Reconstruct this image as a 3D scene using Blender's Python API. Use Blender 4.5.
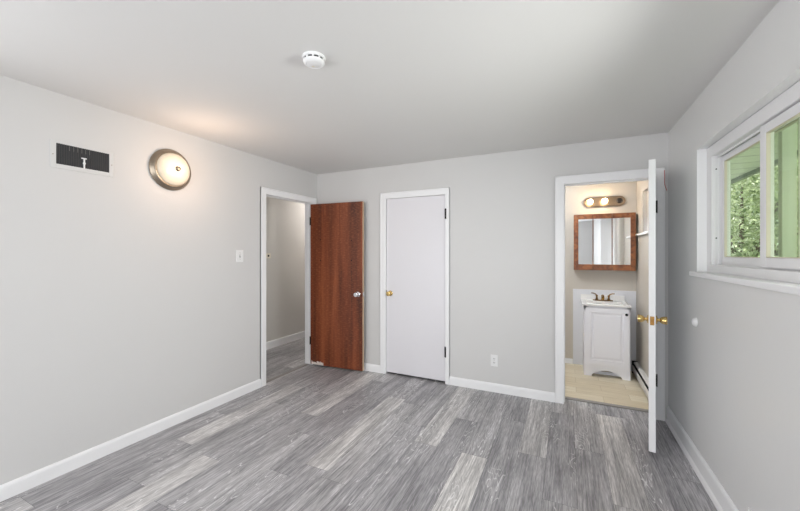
import bpy, bmesh, math, random
from mathutils import Vector, Matrix

for o in list(bpy.data.objects):
    bpy.data.objects.remove(o)
scene = bpy.context.scene
col = scene.collection
R = math.radians
PI = math.pi

# ------------------------------------------------------------------ camera
W, H = 3.671, 2.419            # room width, ceiling height
cam_data = bpy.data.cameras.new('camera')
cam = bpy.data.objects.new('camera', cam_data)
col.objects.link(cam)
cam.location = (2.90039, -3.61348, 1.4075)
cam.rotation_euler = (PI / 2, 0, 0.444049)
cam_data.sensor_width = 36.0
cam_data.sensor_fit = 'HORIZONTAL'
cam_data.lens = 349.82 / 800 * 36
cam_data.shift_y = -2.515 / 800
cam_data.clip_start = 0.02
scene.camera = cam

# ------------------------------------------------------------------ sky, sun, daylight, exposure
world = bpy.data.worlds.new('sky')
scene.world = world
world.use_nodes = True
wn = world.node_tree.nodes
bg = wn['Background']
bg.inputs['Color'].default_value = (0.86, 0.93, 1.0, 1)
bg.inputs['Strength'].default_value = 1.7

sun_d = bpy.data.lights.new('sun', 'SUN')
sun_d.energy = 12.0
sun_d.angle = R(1.0)
sun_d.color = (1.0, 0.95, 0.86)
sun = bpy.data.objects.new('sun', sun_d)
col.objects.link(sun)
sun.rotation_euler = Vector((0.62, -0.28, -1.0)).to_track_quat('-Z', 'Y').to_euler()

def area(name, loc, direction, sx, sy, watts, color):
    d = bpy.data.lights.new(name, 'AREA')
    d.shape = 'RECTANGLE'
    d.size, d.size_y = sx, sy
    d.energy = watts
    d.color = color
    o = bpy.data.objects.new(name, d)
    col.objects.link(o)
    o.location = loc
    o.rotation_euler = Vector(direction).to_track_quat('-Z', 'Y').to_euler()
    return o

# fill lamp outside the unseen window added in the wall behind the camera
area('added_rear_light', (2.3, -6.72, 1.25), (0.05, 1, 0.0), 1.8, 2.2, 50, (0.985, 0.985, 1.0))
# added low lamp stands in for ground bounce, brightening the ceiling
area('added_upward_fill', (1.7, -6.95, .35), (0, 1, 0.45), 3.2, 1.0, 10, (0.995, 0.99, 0.985))
# lamp for an added left-wall window, unseen, brightening the right wall
area('added_side_light', (-.16, -4.2, 1.35), (1, 0.75, -0.42), 2.0, 1.7, 30, (0.985, 0.985, 1.0))
# daylight through the near half of the sliding window in the right wall
sw = area('daylight_sliding_window', (3.90, -2.22, 1.70), (-1, 0.12, -0.20), .64, .62, 40, (0.90, 0.845, 1.0))
sw.data.spread = R(125)

vs = scene.view_settings
vs.view_transform = 'Standard'
vs.look = 'None'
vs.gamma = 1.0
vs.use_curve_mapping = False
vs.exposure = -0.09

# ------------------------------------------------------------------ materials
def lin(c):
    c = c / 255.0
    return c / 12.92 if c <= 0.04045 else ((c + 0.055) / 1.055) ** 2.4

def rgb(r, g, b):
    return (lin(r), lin(g), lin(b), 1.0)

def mat(name, color, rough=0.5, metal=0.0, spec=None, bump=0.0, bscale=60.0, vary=0.0, vscale=3.0,
        emit=None, estr=0.0):
    m = bpy.data.materials.new(name)
    m.use_nodes = True
    nt = m.node_tree
    b = nt.nodes['Principled BSDF']
    b.inputs['Base Color'].default_value = color
    b.inputs['Roughness'].default_value = rough
    b.inputs['Metallic'].default_value = metal
    if spec is not None:
        b.inputs['Specular IOR Level'].default_value = spec
    tc = nt.nodes.new('ShaderNodeTexCoord')
    if vary > 0:
        n = nt.nodes.new('ShaderNodeTexNoise')
        n.inputs['Scale'].default_value = vscale
        n.inputs['Detail'].default_value = 4
        nt.links.new(tc.outputs['Object'], n.inputs['Vector'])
        mx = nt.nodes.new('ShaderNodeMix')
        mx.data_type = 'RGBA'
        mx.inputs['A'].default_value = tuple(c * (1 - vary) for c in color[:3]) + (1,)
        mx.inputs['B'].default_value = tuple(min(1, c * (1 + vary)) for c in color[:3]) + (1,)
        nt.links.new(n.outputs['Fac'], mx.inputs['Factor'])
        nt.links.new(mx.outputs['Result'], b.inputs['Base Color'])
    if bump > 0:
        n2 = nt.nodes.new('ShaderNodeTexNoise')
        n2.inputs['Scale'].default_value = bscale
        n2.inputs['Detail'].default_value = 3
        nt.links.new(tc.outputs['Object'], n2.inputs['Vector'])
        bp = nt.nodes.new('ShaderNodeBump')
        bp.inputs['Strength'].default_value = bump
        bp.inputs['Distance'].default_value = 0.004
        nt.links.new(n2.outputs['Fac'], bp.inputs['Height'])
        nt.links.new(bp.outputs['Normal'], b.inputs['Normal'])
    if emit is not None:
        b.inputs['Emission Color'].default_value = emit
        b.inputs['Emission Strength'].default_value = estr
    return m

M = {}
M['wall'] = mat('wall_paint', rgb(216, 215, 214), 0.55, bump=0.10, bscale=90, vary=0.012, vscale=1.5)
M['wall_gloss'] = mat('semi_gloss_wall_paint', rgb(234, 234, 233), 0.26, bump=0.05, bscale=25, vary=0.012, vscale=1.5)
M['ceiling'] = mat('ceiling_paint', rgb(226, 225, 223), 0.8, bump=0.08, bscale=50, vary=0.015, vscale=1.0)
M['trim'] = mat('trim_paint', rgb(246, 246, 247), 0.35, bump=0.03, bscale=30)
M['white_door'] = mat('door_paint', rgb(232, 230, 234), 0.4, bump=0.04, bscale=14)
M['bath_wall'] = mat('bath_paint', rgb(200, 193, 183), 0.5, bump=0.08, bscale=80, vary=0.02)
M['hall_wall'] = mat('hall_paint', rgb(214, 211, 206), 0.6, bump=0.06, bscale=80, vary=0.02)
M['panel_white'] = mat('splash_panel', rgb(226, 227, 232), 0.35)
M['vanity'] = mat('vanity_white', rgb(246, 246, 252), 0.35)
M['countertop'] = mat('cultured_marble', rgb(244, 243, 242), 0.15)
M['brass'] = mat('polished_brass', rgb(216, 186, 124), 0.2, 1.0)
M['brass_plate'] = mat('worn_brass', rgb(150, 114, 66), 0.4, 1.0)
M['bronze'] = mat('antique_bronze', rgb(120, 92, 58), 0.28, 1.0)
M['chrome'] = mat('chrome', rgb(225, 225, 228), 0.12, 1.0)
M['nickel'] = mat('brushed_nickel', rgb(158, 146, 130), 0.33, 1.0, vary=0.05, vscale=20)
M['black_metal'] = mat('dark_hinge', rgb(26, 25, 25), 0.45, 0.3)
M['dark'] = mat('dark_cavity', rgb(26, 26, 27), 0.9)
M['vent_dark'] = mat('vent_dark', rgb(52, 52, 54), 0.6)
M['plastic'] = mat('white_plastic', rgb(240, 240, 240), 0.35)
M['slot'] = mat('dark_slot', rgb(60, 60, 62), 0.7)
M['cream'] = mat('cream_plastic', rgb(236, 230, 214), 0.45)
M['vinyl'] = mat('window_vinyl', rgb(240, 239, 240), 0.4)
M['storm'] = mat('storm_frame', rgb(214, 220, 204), 0.5)
M['mirror'] = mat('mirror_glass', (0.86, 0.87, 0.87, 1), 0.015, 1.0)
M['porcelain_socket'] = mat('socket_dark', rgb(44, 36, 30), 0.4)
M['red'] = mat('red_thread', rgb(196, 70, 66), 0.6)
M['strip'] = mat('transition_strip', rgb(150, 146, 142), 0.4, 0.3)
M['soffit_dark'] = mat('fascia_paint', rgb(120, 130, 112), 0.6)
M['heater'] = mat('heater_enamel', rgb(224, 222, 220), 0.35)
M['bark'] = mat('bark', rgb(92, 76, 60), 0.9, bump=0.6, bscale=20, vary=0.25, vscale=9)
M['lawn'] = mat('lawn_green', rgb(140, 148, 124), 0.9, bump=0.5, bscale=40, vary=0.25, vscale=5)
M['siding'] = mat('siding_paint', rgb(205, 206, 198), 0.6)

def floor_material():
    m = bpy.data.materials.new('grey_plank_floor')
    m.use_nodes = True
    nt = m.node_tree
    N, L = nt.nodes, nt.links
    b = N['Principled BSDF']
    at = N.new('ShaderNodeAttribute')
    at.attribute_name = 'plank'
    sep = N.new('ShaderNodeSeparateColor')
    L.new(at.outputs['Color'], sep.inputs['Color'])
    tc = N.new('ShaderNodeTexCoord')
    off = N.new('ShaderNodeVectorMath'); off.operation = 'MULTIPLY_ADD'
    L.new(at.outputs['Color'], off.inputs[0])
    off.inputs[1].default_value = (0.0, 37.0, 91.0)
    L.new(tc.outputs['Object'], off.inputs[2])
    def mapped(sx, sy, sz):
        mp = N.new('ShaderNodeMapping')
        mp.inputs['Scale'].default_value = (sx, sy, sz)
        L.new(off.outputs['Vector'], mp.inputs['Vector'])
        return mp.outputs['Vector']
    def ramp(fac, stops):
        r = N.new('ShaderNodeValToRGB')
        while len(r.color_ramp.elements) < len(stops):
            r.color_ramp.elements.new(0.5)
        for e, (p, c) in zip(r.color_ramp.elements, stops):
            e.position = p; e.color = c
        L.new(fac, r.inputs['Fac'])
        return r.outputs['Color']
    def mix(kind, fac, a, bb):
        x = N.new('ShaderNodeMix'); x.data_type = 'RGBA'; x.blend_type = kind
        if isinstance(fac, float): x.inputs['Factor'].default_value = fac
        else: L.new(fac, x.inputs['Factor'])
        for k, v in (('A', a), ('B', bb)):
            if isinstance(v, tuple): x.inputs[k].default_value = v
            else: L.new(v, x.inputs[k])
        return x.outputs['Result']
    # plank tone
    tone = ramp(sep.outputs['Red'], [(0.0, rgb(158, 156, 159)), (0.4, rgb(178, 176, 178)), (0.7, rgb(196, 194, 194)), (1.0, rgb(214, 211, 209))])
    # fine grain streaks
    g = N.new('ShaderNodeTexNoise'); g.inputs['Scale'].default_value = 1.0; g.inputs['Detail'].default_value = 6; g.inputs['Roughness'].default_value = 0.65
    L.new(mapped(100, 2.6, 1), g.inputs['Vector'])
    grain = ramp(g.outputs['Fac'], [(0.30, (0.42, 0.42, 0.43, 1)), (0.5, (0.92, 0.92, 0.92, 1)), (0.70, (1.34, 1.34, 1.34, 1))])
    c1 = mix('MULTIPLY', 0.85, tone, grain)
    g3 = N.new('ShaderNodeTexNoise'); g3.inputs['Scale'].default_value = 1.0; g3.inputs['Detail'].default_value = 3
    L.new(mapped(190, 14, 1), g3.inputs['Vector'])
    fine = ramp(g3.outputs['Fac'], [(0.36, (0.66, 0.66, 0.67, 1)), (0.5, (1.0, 1.0, 1.0, 1)), (0.64, (1.32, 1.32, 1.32, 1))])
    c1 = mix('MULTIPLY', 0.62, c1, fine)
    # broad streaks
    g2 = N.new('ShaderNodeTexNoise'); g2.inputs['Scale'].default_value = 1.0; g2.inputs['Detail'].default_value = 7; g2.inputs['Roughness'].default_value = 0.68
    L.new(mapped(13, 1.5, 1), g2.inputs['Vector'])
    broad = ramp(g2.outputs['Fac'], [(0.38, (0.66, 0.66, 0.67, 1)), (0.62, (1.22, 1.22, 1.22, 1))])
    c2 = mix('MULTIPLY', 0.85, c1, broad)
    # pale cathedral lines (limed grain) in patches
    wv = N.new('ShaderNodeTexNoise'); wv.inputs['Scale'].default_value = 1.0; wv.inputs['Detail'].default_value = 1.5
    wv.inputs['Distortion'].default_value = 0.3
    L.new(mapped(14, 1.7, 1), wv.inputs['Vector'])
    ml = N.new('ShaderNodeMath'); ml.operation = 'MULTIPLY'; ml.inputs[1].default_value = 17.0
    L.new(wv.outputs['Fac'], ml.inputs[0])
    fr = N.new('ShaderNodeMath'); fr.operation = 'FRACT'
    L.new(ml.outputs[0], fr.inputs[0])
    line = ramp(fr.outputs[0], [(0.0, (0, 0, 0, 1)), (0.42, (0, 0, 0, 1)), (0.5, (1, 1, 1, 1)), (0.60, (0, 0, 0, 1)), (1.0, (0, 0, 0, 1))])
    pn = N.new('ShaderNodeTexNoise'); pn.inputs['Scale'].default_value = 1.0; pn.inputs['Detail'].default_value = 2
    L.new(mapped(6.5, 1.4, 1), pn.inputs['Vector'])
    patch = ramp(pn.outputs['Fac'], [(0.52, (0, 0, 0, 1)), (0.58, (1, 1, 1, 1))])
    lm = mix('MULTIPLY', 1.0, line, patch)
    brk = N.new('ShaderNodeTexNoise'); brk.inputs['Scale'].default_value = 1.0; brk.inputs['Detail'].default_value = 3
    L.new(mapped(60, 30, 1), brk.inputs['Vector'])
    bk = ramp(brk.outputs['Fac'], [(0.30, (0, 0, 0, 1)), (0.42, (1, 1, 1, 1))])
    lm2 = mix('MULTIPLY', 0.8, lm, bk)
    bw = N.new('ShaderNodeRGBToBW'); L.new(lm2, bw.inputs['Color'])
    sc = N.new('ShaderNodeMath'); sc.operation = 'MULTIPLY'; sc.inputs[1].default_value = 0.8
    L.new(bw.outputs['Val'], sc.inputs[0])
    c3 = mix('MIX', sc.outputs[0], c2, rgb(250, 249, 249))
    L.new(c3, b.inputs['Base Color'])
    b.inputs['Roughness'].default_value = 0.42
    bp = N.new('ShaderNodeBump'); bp.inputs['Strength'].default_value = 0.12; bp.inputs['Distance'].default_value = 0.002
    L.new(g.outputs['Fac'], bp.inputs['Height'])
    L.new(bp.outputs['Normal'], b.inputs['Normal'])
    return m
M['floor'] = floor_material()

def brown_door_material():
    m = bpy.data.materials.new('mahogany_veneer')
    m.use_nodes = True
    nt = m.node_tree
    N, L = nt.nodes, nt.links
    b = N['Principled BSDF']
    tc = N.new('ShaderNodeTexCoord')
    def noise(sc, detail=4, dist=0.0):
        mp = N.new('ShaderNodeMapping'); mp.inputs['Scale'].default_value = sc
        L.new(tc.outputs['Object'], mp.inputs['Vector'])
        n = N.new('ShaderNodeTexNoise'); n.inputs['Scale'].default_value = 1; n.inputs['Detail'].default_value = detail
        n.inputs['Distortion'].default_value = dist
        L.new(mp.outputs['Vector'], n.inputs['Vector'])
        return n.outputs['Fac']
    def ramp(f, stops):
        r = N.new('ShaderNodeValToRGB')
        while len(r.color_ramp.elements) < len(stops):
            r.color_ramp.elements.new(0.5)
        for e, (p, c) in zip(r.color_ramp.elements, stops):
            e.position = p; e.color = c
        L.new(f, r.inputs['Fac'])
        return r.outputs['Color']
    def mix(kind, fac, a, bb):
        x = N.new('ShaderNodeMix'); x.data_type = 'RGBA'; x.blend_type = kind
        if isinstance(fac, float): x.inputs['Factor'].default_value = fac
        else: L.new(fac, x.inputs['Factor'])
        for k, v in (('A', a), ('B', bb)):
            if isinstance(v, tuple): x.inputs[k].default_value = v
            else: L.new(v, x.inputs[k])
        return x.outputs['Result']
    base = ramp(noise((9, 9, 0.55), 5, 0.4), [(0.30, rgb(66, 28, 13)), (0.5, rgb(118, 56, 27)), (0.70, rgb(148, 80, 46))])
    fine = ramp(noise((90, 90, 4), 4), [(0.3, (0.72, 0.70, 0.68, 1)), (0.7, (1.15, 1.14, 1.12, 1))])
    c = mix('MULTIPLY', 0.8, base, fine)
    fleck = ramp(noise((26, 26, 90), 2), [(0.50, (0, 0, 0, 1)), (0.66, (1, 1, 1, 1))])
    bw = N.new('ShaderNodeRGBToBW'); L.new(fleck, bw.inputs['Color'])
    ms = N.new('ShaderNodeMath'); ms.operation = 'MULTIPLY'; ms.inputs[1].default_value = 0.34
    L.new(bw.outputs['Val'], ms.inputs[0])
    c = mix('MIX', ms.outputs[0], c, rgb(172, 104, 64))
    # chipped pale patch at the foot of the hinge side, worn pale edge
    sx = N.new('ShaderNodeSeparateXYZ'); L.new(tc.outputs['Object'], sx.inputs['Vector'])
    nz = noise((30, 30, 45), 3)
    def lt(sock, val):
        q = N.new('ShaderNodeMath'); q.operation = 'LESS_THAN'; L.new(sock, q.inputs[0]); q.inputs[1].default_value = val
        return q.outputs[0]
    def gt(sock, val):
        q = N.new('ShaderNodeMath'); q.operation = 'GREATER_THAN'; L.new(sock, q.inputs[0]); q.inputs[1].default_value = val
        return q.outputs[0]
    def arith(op, a, bv):
        q = N.new('ShaderNodeMath'); q.operation = op; L.new(a, q.inputs[0])
        if isinstance(bv, float): q.inputs[1].default_value = bv
        else: L.new(bv, q.inputs[1])
        return q.outputs[0]
    zz = arith('SUBTRACT', sx.outputs['Z'], arith('MULTIPLY', nz, 0.10))
    chip = arith('MULTIPLY', arith('MULTIPLY', lt(zz, -0.012), lt(sx.outputs['X'], 0.19)), gt(sx.outputs['X'], 0.015))
    c = mix('MIX', chip, c, rgb(226, 214, 206))
    L.new(c, b.inputs['Base Color'])
    b.inputs['Roughness'].default_value = 0.45
    return m
M['brown'] = brown_door_material()
M['door_edge'] = mat('worn_door_edge', rgb(206, 180, 150), 0.6, vary=0.25, vscale=8)

def vinyl_floor_material():
    m = mat('bath_vinyl', rgb(206, 188, 150), 0.28, vary=0.0)
    nt = m.node_tree; N, L = nt.nodes, nt.links
    b = N['Principled BSDF']
    tc = N.new('ShaderNodeTexCoord')
    br = N.new('ShaderNodeTexBrick')
    br.inputs['Scale'].default_value = 1.0
    br.inputs['Brick Width'].default_value = 0.46
    br.inputs['Row Height'].default_value = 0.152
    br.inputs['Mortar Size'].default_value = 0.0015
    br.inputs['Color1'].default_value = rgb(228, 218, 196)
    br.inputs['Color2'].default_value = rgb(216, 202, 174)
    br.inputs['Mortar'].default_value = rgb(180, 160, 124)
    L.new(tc.outputs['Object'], br.inputs['Vector'])
    n = N.new('ShaderNodeTexNoise'); n.inputs['Scale'].default_value = 1; n.inputs['Detail'].default_value = 4
    mp = N.new('ShaderNodeMapping'); mp.inputs['Scale'].default_value = (5, 40, 1)
    L.new(tc.outputs['Object'], mp.inputs['Vector']); L.new(mp.outputs['Vector'], n.inputs['Vector'])
    r = N.new('ShaderNodeValToRGB')
    r.color_ramp.elements[0].position = 0.3; r.color_ramp.elements[0].color = (0.84, 0.82, 0.78, 1)
    r.color_ramp.elements[1].position = 0.7; r.color_ramp.elements[1].color = (1.1, 1.1, 1.1, 1)
    L.new(n.outputs['Fac'], r.inputs['Fac'])
    x = N.new('ShaderNodeMix'); x.data_type = 'RGBA'; x.blend_type = 'MULTIPLY'; x.inputs['Factor'].default_value = 0.7
    L.new(br.outputs['Color'], x.inputs['A']); L.new(r.outputs['Color'], x.inputs['B'])
    L.new(x.outputs['Result'], b.inputs['Base Color'])
    return m
M['bath_floor'] = vinyl_floor_material()

def oak_material():
    m = mat('stained_oak', rgb(150, 90, 48), 0.4)
    nt = m.node_tree; N, L = nt.nodes, nt.links
    b = N['Principled BSDF']
    tc = N.new('ShaderNodeTexCoord')
    n = N.new('ShaderNodeTexNoise'); n.inputs['Scale'].default_value = 14; n.inputs['Detail'].default_value = 6
    n.inputs['Distortion'].default_value = 1.2
    L.new(tc.outputs['Object'], n.inputs['Vector'])
    r = N.new('ShaderNodeValToRGB')
    r.color_ramp.elements[0].position = 0.3; r.color_ramp.elements[0].color = rgb(88, 42, 20)
    r.color_ramp.elements[1].position = 0.7; r.color_ramp.elements[1].color = rgb(158, 98, 54)
    L.new(n.outputs['Fac'], r.inputs['Fac'])
    L.new(r.outputs['Color'], b.inputs['Base Color'])
    return m
M['oak'] = oak_material()

def glass_material(name, tint, gloss=0.06):
    m = bpy.data.materials.new(name)
    m.use_nodes = True
    nt = m.node_tree; N, L = nt.nodes, nt.links
    N.remove(N['Principled BSDF'])
    out = N['Material Output']
    t = N.new('ShaderNodeBsdfTransparent'); t.inputs['Color'].default_value = tint
    g = N.new('ShaderNodeBsdfGlossy'); g.inputs['Roughness'].default_value = 0.0
    mx = N.new('ShaderNodeMixShader')
    mx.inputs['Fac'].default_value = gloss
    L.new(t.outputs[0], mx.inputs[1]); L.new(g.outputs[0], mx.inputs[2])
    L.new(mx.outputs[0], out.inputs['Surface'])
    return m
M['glass'] = glass_material('green_tinted_glass', (0.90, 0.935, 0.855, 1), 0.07)

def emission(name, color, strength):
    m = bpy.data.materials.new(name)
    m.use_nodes = True
    nt = m.node_tree; N, L = nt.nodes, nt.links
    b = N['Principled BSDF']
    b.inputs['Base Color'].default_value = (0.9, 0.88, 0.82, 1)
    b.inputs['Roughness'].default_value = 0.25
    b.inputs['Emission Color'].default_value = color
    b.inputs['Emission Strength'].default_value = strength
    return m
M['bulb'] = emission('lit_bulb', (1.0, 0.74, 0.44, 1), 56.0)

def dome_material():
    m = emission('alabaster_dome', (1.0, 0.80, 0.56, 1), 2.0)
    nt = m.node_tree; N, L = nt.nodes, nt.links
    b = N['Principled BSDF']
    b.inputs['Base Color'].default_value = (.5, .44, .36, 1)
    tc = N.new('ShaderNodeTexCoord')
    ln = N.new('ShaderNodeVectorMath'); ln.operation = 'LENGTH'
    mp = N.new('ShaderNodeMapping'); mp.inputs['Scale'].default_value = (0, 1, 1)
    L.new(tc.outputs['Object'], mp.inputs['Vector']); L.new(mp.outputs['Vector'], ln.inputs[0])
    r = N.new('ShaderNodeMapRange')
    r.inputs['From Min'].default_value = 0.04; r.inputs['From Max'].default_value = 0.138
    r.inputs['To Min'].default_value = 1.1; r.inputs['To Max'].default_value = 0.22
    L.new(ln.outputs['Value'], r.inputs['Value'])
    n = N.new('ShaderNodeTexNoise'); n.inputs['Scale'].default_value = 14; n.inputs['Detail'].default_value = 3
    L.new(tc.outputs['Object'], n.inputs['Vector'])
    a = N.new('ShaderNodeMath'); a.operation = 'MULTIPLY_ADD'; a.inputs[1].default_value = 0.8; a.inputs[2].default_value = 0.6
    L.new(n.outputs['Fac'], a.inputs[0])
    q = N.new('ShaderNodeMath'); q.operation = 'MULTIPLY'
    L.new(r.outputs['Result'], q.inputs[0]); L.new(a.outputs[0], q.inputs[1])
    L.new(q.outputs[0], b.inputs['Emission Strength'])
    return m
M['dome'] = dome_material()

def leaf_material(name, c1, c2):
    m = bpy.data.materials.new(name)
    m.use_nodes = True
    nt = m.node_tree; N, L = nt.nodes, nt.links
    b = N['Principled BSDF']
    gi = N.new('ShaderNodeNewGeometry')
    r = N.new('ShaderNodeValToRGB')
    r.color_ramp.elements[0].color = c1; r.color_ramp.elements[1].color = c2
    r.color_ramp.elements[1].position = 0.72
    e3 = r.color_ramp.elements.new(0.88); e3.color = rgb(246, 248, 238)  # near-white stop paints sunlit highlights into the leaf colour
    L.new(gi.outputs['Random Per Island'], r.inputs['Fac'])
    L.new(r.outputs['Color'], b.inputs['Base Color'])
    b.inputs['Roughness'].default_value = 0.38
    tr = N.new('ShaderNodeBsdfTranslucent'); L.new(r.outputs['Color'], tr.inputs['Color'])
    mx = N.new('ShaderNodeMixShader'); mx.inputs['Fac'].default_value = 0.3
    L.new(b.outputs[0], mx.inputs[1]); L.new(tr.outputs[0], mx.inputs[2])
    L.new(mx.outputs[0], N['Material Output'].inputs['Surface'])
    return m
M['leaf'] = leaf_material('tree_leaves', rgb(116, 138, 92), rgb(216, 224, 190))
M['leaf_pale'] = leaf_material('pale_leaves', rgb(170, 188, 150), rgb(242, 246, 232))

def soffit_material():
    m = mat('soffit_boards', rgb(214, 220, 204), 0.6)
    nt = m.node_tree; N, L = nt.nodes, nt.links
    b = N['Principled BSDF']
    tc = N.new('ShaderNodeTexCoord')
    sx = N.new('ShaderNodeSeparateXYZ'); L.new(tc.outputs['Object'], sx.inputs['Vector'])
    ml = N.new('ShaderNodeMath'); ml.operation = 'MULTIPLY'; ml.inputs[1].default_value = 1 / 0.28
    L.new(sx.outputs['Y'], ml.inputs[0])
    fr = N.new('ShaderNodeMath'); fr.operation = 'FRACT'; L.new(ml.outputs[0], fr.inputs[0])
    r = N.new('ShaderNodeValToRGB')
    r.color_ramp.elements[0].position = 0.0; r.color_ramp.elements[0].color = rgb(96, 106, 84)
    r.color_ramp.elements[1].position = 0.09; r.color_ramp.elements[1].color = rgb(214, 220, 204)
    L.new(fr.outputs[0], r.inputs['Fac']); L.new(r.outputs['Color'], b.inputs['Base Color'])
    return m
M['soffit'] = soffit_material()

# ------------------------------------------------------------------ mesh helpers
class MB:
    def __init__(self):
        self.bm = bmesh.new()

    def box(self, a, b, bevel=0.0, seg=2):
        a, b = Vector(a), Vector(b)
        lo = Vector([min(p, q) for p, q in zip(a, b)]); hi = Vector([max(p, q) for p, q in zip(a, b)])
        r = bmesh.ops.create_cube(self.bm, size=1.0)
        vs_ = r['verts']
        for v in vs_:
            v.co = Vector([(lo[i] + hi[i]) / 2 + v.co[i] * (hi[i] - lo[i]) for i in range(3)])
        if bevel > 0:
            es = list({e for v in vs_ for e in v.link_edges})
            bmesh.ops.bevel(self.bm, geom=es, offset=bevel, segments=seg, affect='EDGES', profile=0.6)
        return self

    def lathe(self, profile, origin=(0, 0, 0), axis=(0, 0, 1), n=32):
        """profile: list of (radius, height along axis)"""
        q = Vector(axis).to_track_quat('Z', 'Y').to_matrix()
        o = Vector(origin)
        rings = []
        for (r, h) in profile:
            if r < 1e-6:
                rings.append([self.bm.verts.new(o + q @ Vector((0, 0, h)))])
            else:
                rings.append([self.bm.verts.new(o + q @ Vector((r * math.cos(2 * PI * i / n), r * math.sin(2 * PI * i / n), h))) for i in range(n)])
        for A, B in zip(rings, rings[1:]):
            for i in range(n):
                j = (i + 1) % n
                if len(A) == 1 and len(B) == 1: continue
                if len(A) == 1: f = [A[0], B[i], B[j]]
                elif len(B) == 1: f = [A[i], B[0], A[j]]
                else: f = [A[i], B[i], B[j], A[j]]
                try: self.bm.faces.new(f)
                except ValueError: pass
        for Rg in (rings[0], rings[-1]):
            if len(Rg) > 1:
                self.bm.faces.new(Rg)
        return self

    def tube(self, pts, r, n=10):
        pts = [Vector(p) for p in pts]
        rs = r if isinstance(r, (list, tuple)) else [r] * len(pts)
        up = Vector((0.13, 0.21, 0.97))
        rings = []
        for i, p in enumerate(pts):
            t = (pts[min(i + 1, len(pts) - 1)] - pts[max(i - 1, 0)]).normalized()
            a = t.cross(up)
            if a.length < 1e-3: a = t.cross(Vector((1, 0, 0)))
            a.normalize(); b = t.cross(a)
            rings.append([self.bm.verts.new(p + rs[i] * (math.cos(2 * PI * k / n) * a + math.sin(2 * PI * k / n) * b)) for k in range(n)])
        for A, B in zip(rings, rings[1:]):
            for k in range(n):
                self.bm.faces.new([A[k], A[(k + 1) % n], B[(k + 1) % n], B[k]])
        self.bm.faces.new(rings[0]); self.bm.faces.new(rings[-1])
        return self

    def prism(self, outline, fn, d0, d1):
        """outline 2D, fn(u, v, d) -> 3D"""
        A = [self.bm.verts.new(fn(u, v, d0)) for u, v in outline]
        B = [self.bm.verts.new(fn(u, v, d1)) for u, v in outline]
        n = len(outline)
        self.bm.faces.new(A); self.bm.faces.new(B[::-1])
        for i in range(n):
            j = (i + 1) % n
            self.bm.faces.new([A[i], B[i], B[j], A[j]])
        return self

    def quad(self, *p):
        self.bm.faces.new([self.bm.verts.new(q) for q in p])
        return self

    def build(self, name, m, parent=None, loc=None, rot=None, smooth=False):
        bmesh.ops.recalc_face_normals(self.bm, faces=self.bm.faces)
        me = bpy.data.meshes.new(name)
        self.bm.to_mesh(me); self.bm.free()
        mats = m if isinstance(m, (list, tuple)) else [m]
        for k in mats: me.materials.append(k)
        if smooth:
            me.shade_smooth()
            try: me.set_sharp_from_angle(angle=R(38))
            except Exception: pass
        o = bpy.data.objects.new(name, me)
        col.objects.link(o)
        if parent is not None: o.parent = parent
        if loc is not None: o.location = loc
        if rot is not None: o.rotation_euler = rot
        return o

def tag(o, label=None, cat=None, kind=None, group=None):
    if label: o['label'] = label
    if cat: o['category'] = cat
    if kind: o['kind'] = kind
    if group: o['group'] = group
    return o

def struct(o, label, cat):
    return tag(o, label, cat, 'structure')

def thing(name, label, cat, loc=(0, 0, 0), rot=(0, 0, 0), group=None):
    o = bpy.data.objects.new(name, None)
    o.empty_display_size = 0.1
    col.objects.link(o)
    o.location = loc; o.rotation_euler = rot
    return tag(o, label, cat, None, group)

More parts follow.
